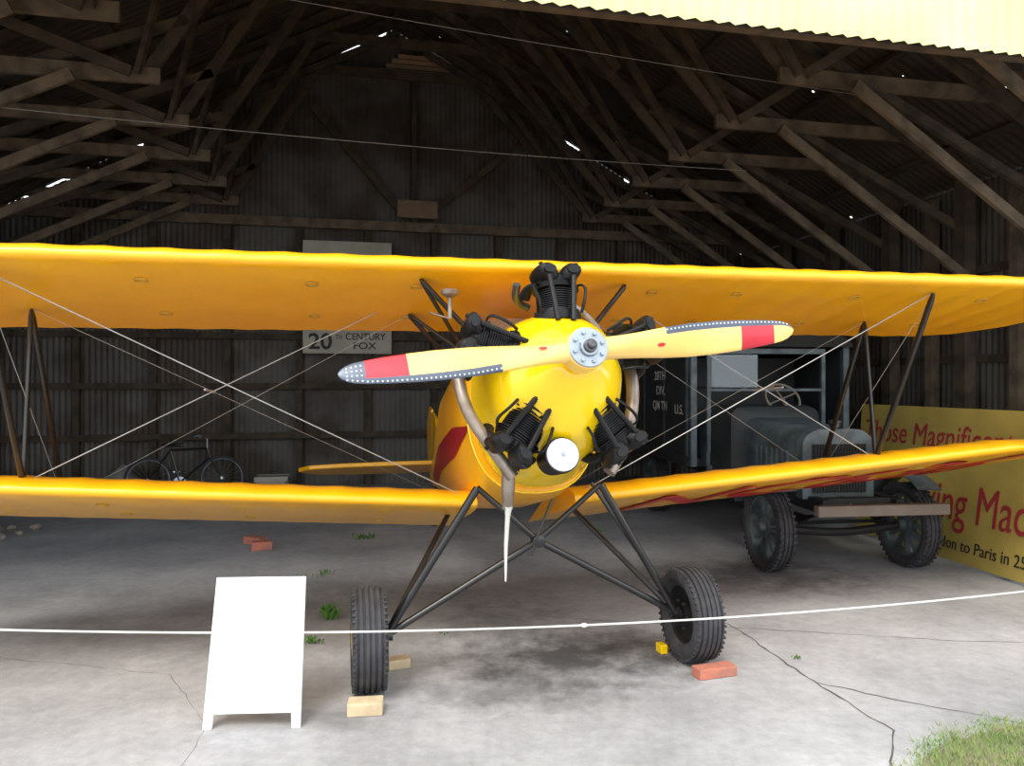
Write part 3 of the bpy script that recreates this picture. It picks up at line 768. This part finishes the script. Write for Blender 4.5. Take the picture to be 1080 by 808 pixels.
mb=MB();pts=[(.2*math.cos(a),0,.2*math.sin(a)) for a in[2*math.pi*i/28 for i in range(29)]]
mb.T=Matrix.Translation((.12,1.36,1.62))@Matrix.Rotation(R(-35),4,'X')
mb.tube(pts,.014,8)
for k in range(4):
    a=k*math.pi/2+.4;mb.tube([(0,0,0),(.2*math.cos(a),0,.2*math.sin(a))],.009,6)
mb.tube([(0,0,0),(0,.0,-.02),(0,-.1,-.5)],.018,8)
mk('steering_wheel',mb,M_beamw,TR)
mb=MB();mb.box((-.05,2.15,1.1),(1.3,.5,.3));mb.box((-.05,2.42,1.45),(1.3,.12,.6));mk('seat',mb,M_tblack,TR,smooth=False,bevel=.03)
mb=MB()
BW=.93
for s2 in(-1,1):
    mb.box((s2*BW,3.65,1.55),(.04,4.4,1.35))
    for k in range(6): mb.box((s2*(BW+.03),1.55+k*.84,1.55),(.03,.05,1.35),1 if k==0 else 0)
    mb.box((s2*(BW+.03),3.65,.92),(.03,4.4,.06));mb.box((s2*(BW+.03),3.65,2.2),(.03,4.4,.05))
mb.box((0,3.75,.86),(1.9,4.2,.08));mb.box((0,5.85,1.55),(1.9,.04,1.35));mb.box((0,2.62,1.5),(1.86,.04,1.25))
mb.box((-BW,1.44,1.55),(.07,.07,1.42),1);mb.box((BW,1.44,1.55),(.07,.07,1.42),1)
mk('cargo_body',mb,[M_tdark,M_tgrey],TR,smooth=False)
mb=MB();rr=[]
for y in(1.35,2.5,3.6,4.7,5.9):
    rr.append([(-.98,y,2.22)]+[(-.98*math.cos(a),y,2.24+.22*math.sin(a)) for a in[math.pi*k/10 for k in range(11)]]+[(.98,y,2.22)])
mb.loft(rr);mk('canvas_roof',mb,M_canvas,TR)
def side(y,z): return frame((-BW-.052,y,z),(0,-1,0),(0,0,1))
text('lettering','28TH',side(2.70,1.84),.16,M_letw,TR,bold=.001,ext=.001,sx=1.2)
text('lettering','DIV.',side(2.62,1.65),.16,M_letw,TR,bold=.001,ext=.001,sx=1.2)
text('lettering','QM TN',side(2.76,1.46),.16,M_letw,TR,bold=.001,ext=.001,sx=1.1)
text('lettering','U.S.',side(1.92,1.43),.16,M_letw,TR,bold=.001,ext=.001,sx=1.2)

# ------------------------------------------------------------------ mural board
MU=empty('painted_board',(4.14,8.95,0),(R(-3),0,math.atan2(-.987,.16)),label='yellow painted board with red and black lettering',category='sign board')
mb=MB();mb.box((2.2,.0,.79),(4.4,.025,1.52));mk('panel',mb,M_mural,MU,smooth=False)
for x in(.3,2.2,4.1):
    mb=MB();mb.box((x,.04,.78),(.07,.05,1.5));mb.beam((x,.06,1.2),(x,.55,.0),.05,.05)
    mk('frame_batten',mb,M_timber2,MU,smooth=False)
def mt(x,z): return frame((x,-.018,z),(1,0,0),(0,0,1))
text('lettering','Those Magnificent Men',mt(.08,1.14),.34,M_mred,MU,sx=.86,bold=0,shear=.15)
text('lettering','Flying Machines',mt(.86,.44),.53,M_mred,MU,sx=.70,bold=0,shear=.15)
text('lettering','London to Paris in 25 Hours',mt(1.16,.15),.165,M_ink,MU,sx=.88,bold=0,shear=.1)

# ------------------------------------------------------------------ bicycle
def bicycle():
    r=empty('bicycle',label='old dark bicycle standing near the back wall',category='bicycle')
    def whl(x):
        mb=MB();mb.T=Matrix.Translation((x,0,.34))
        pts=[(.32*math.cos(a),0,.32*math.sin(a)) for a in[2*math.pi*i/40 for i in range(41)]]
        mb.tube(pts,.02,8,0)
        mb.tube([(p[0]*.92,0,p[2]*.92) for p in pts],.010,6,1)
        for k in range(18):
            a=2*math.pi*k/18;mb.tube([(0,.02*(-1)**k,0),(.31*math.cos(a),0,.31*math.sin(a))],.0018,4,1)
        mb.lathe([(-.04,.02),(.04,.02)],12,1,'y')
        return mk('wheel',mb,[M_rub,M_steel],r)
    whl(-.52);whl(.52)
    mb=MB()
    bbk=(-.08,0,.29);st=(-.22,0,.78);hd=(.30,0,.80);hb=(.34,0,.66);re=(-.52,0,.34);fr=(.52,0,.34)
    for a,b in((bbk,st),(st,hd),(hb,bbk),(bbk,re),(st,re),(hd,hb),(hb,fr)): mb.tube([a,b],.018,8)
    mk('frame',mb,M_black,r)
    mb=MB();mb.tube(smoothpts([(.15,-.28,.98),(.25,-.25,1.0),(.3,0,.95),(.25,.25,1.0),(.15,.28,.98)]),.012,8);mb.tube([(.30,0,.8),(.3,0,.95)],.013,8);mk('handlebar',mb,M_steel,r)
    mb=MB();mb.loft([[(x,w_*math.cos(a),.86+.03*math.sin(a)) for a in[2*math.pi*i/10 for i in range(10)]] for x,w_ in((-.34,.05),(-.30,.09),(-.2,.06),(-.1,.025),(-.06,.01))]);mb.tube([(-.22,0,.78),(-.24,0,.85)],.012,8);mk('saddle',mb,M_black,r)
    mb=MB();mb.lathe([(-.01,.09),(.0,.09)],20,0,'y',bbk);mb.beam((-.08,-.05,.29),(-.02,-.05,.14),.02,.015);mb.beam((-.08,.05,.29),(-.14,.05,.44),.02,.015);mb.box((-.02,-.09,.13),(.09,.07,.02));mb.box((-.14,.09,.45),(.09,.07,.02));mk('crankset',mb,M_steel,r)
    return r
b2=bicycle();b2.location=RZ@Vector((-2.50,12.1,0));b2.rotation_euler=(R(-5),0,A+R(4))
mb=MB()
for z in(.05,.15,.25):
    for s2 in(-1,1): mb.box((0,s2*.18,z),(.5,.02,.08));mb.box((s2*.25,0,z),(.02,.36,.08))
mb.box((0,0,.01),(.5,.36,.02));mb.box((0,0,.2),(.44,.32,.16))
mk('crate',mb,M_sign,None,tuple(RZ@Vector((-1.30,12.7,0))),BR,smooth=False,label='pale slatted crate beside the bicycle',category='crate')
mb=MB();mb.lathe([(0,.22),(.1,.28),(.3,.24),(.42,.12),(.5,.05)],14);mb.v=[(x*1.2,y*.8,z*(1+.1*math.sin(x*20))) for x,y,z in mb.v]
mk('sack',mb,M_fit,None,tuple(RZ@Vector((-3.55,12.6,0))),BR,label='grey lumpy sack standing by the back wall',category='sack')

# ------------------------------------------------------------------ plants
def tuft(X,Y,n,h,spread,label='small green weed growing from a floor crack'):
    mb=MB()
    for i in range(n):
        a=random.random()*6.28;r=random.random()*spread;x,y=r*math.cos(a),r*math.sin(a)
        a2=random.random()*6.28;l=h*random.uniform(.5,1);w_=l*.16;dx,dy=math.cos(a2)*l*.6,math.sin(a2)*l*.6
        px,py=-math.sin(a2)*w_,math.cos(a2)*w_
        v=[mb.av(p) for p in((x,y,0),(x+dx*.4+px,y+dy*.4+py,l*.55),(x+dx,y+dy,l*.8),(x+dx*.4-px,y+dy*.4-py,l*.55))]
        mb.af(v)
    mk('weed',mb,M_leaf,None,(X,Y,0),recalc=False,smooth=False,label=label,category='weed',group='floor weeds')
tuft(-1.38,5.66,30,.15,.05);tuft(-1.72,8.6,40,.08,.14);tuft(-1.38,5.15,22,.07,.07);tuft(-1.78,6.95,22,.06,.12);tuft(-1.95,6.85,14,.05,.1)
tuft(1.86,4.86,12,.04,.04);tuft(-.5,5.35,10,.04,.06);tuft(1.05,9.0,16,.07,.1)
def gl(x): return 3.92+.05*math.sin(x*5)+.03*math.sin(x*13)-max(0,2.25-x)*1.05
mb=MB()
for i in range(10000):
    x=random.uniform(1.78,3.15);y=random.uniform(3.1,4.1)
    if y>gl(x)+random.gauss(0,.05): continue
    a=random.random()*6.28;l=random.uniform(.012,.045);w_=.0025
    v=[mb.av(p) for p in((x-w_,y,0),(x+w_,y,0),(x+math.cos(a)*l*.7,y+math.sin(a)*l*.7,l))];mb.af(v)
mk('grass_patch',mb,M_grass,recalc=False,smooth=False,kind='stuff',label='patch of short dry green grass beside concrete',category='grass')
mb=MB();xs=[1.82+i*.035 for i in range(38)]
o=[(x,gl(x)-.06+random.uniform(-.02,.02)) for x in xs]+[(3.15,2.9),(1.82,2.9)]
mb.af([mb.av((x,y,.004)) for x,y in o][::-1]);mk('soil_patch',mb,M_soil,recalc=False,smooth=False,kind='stuff',label='bare brown soil under the grass',category='soil')
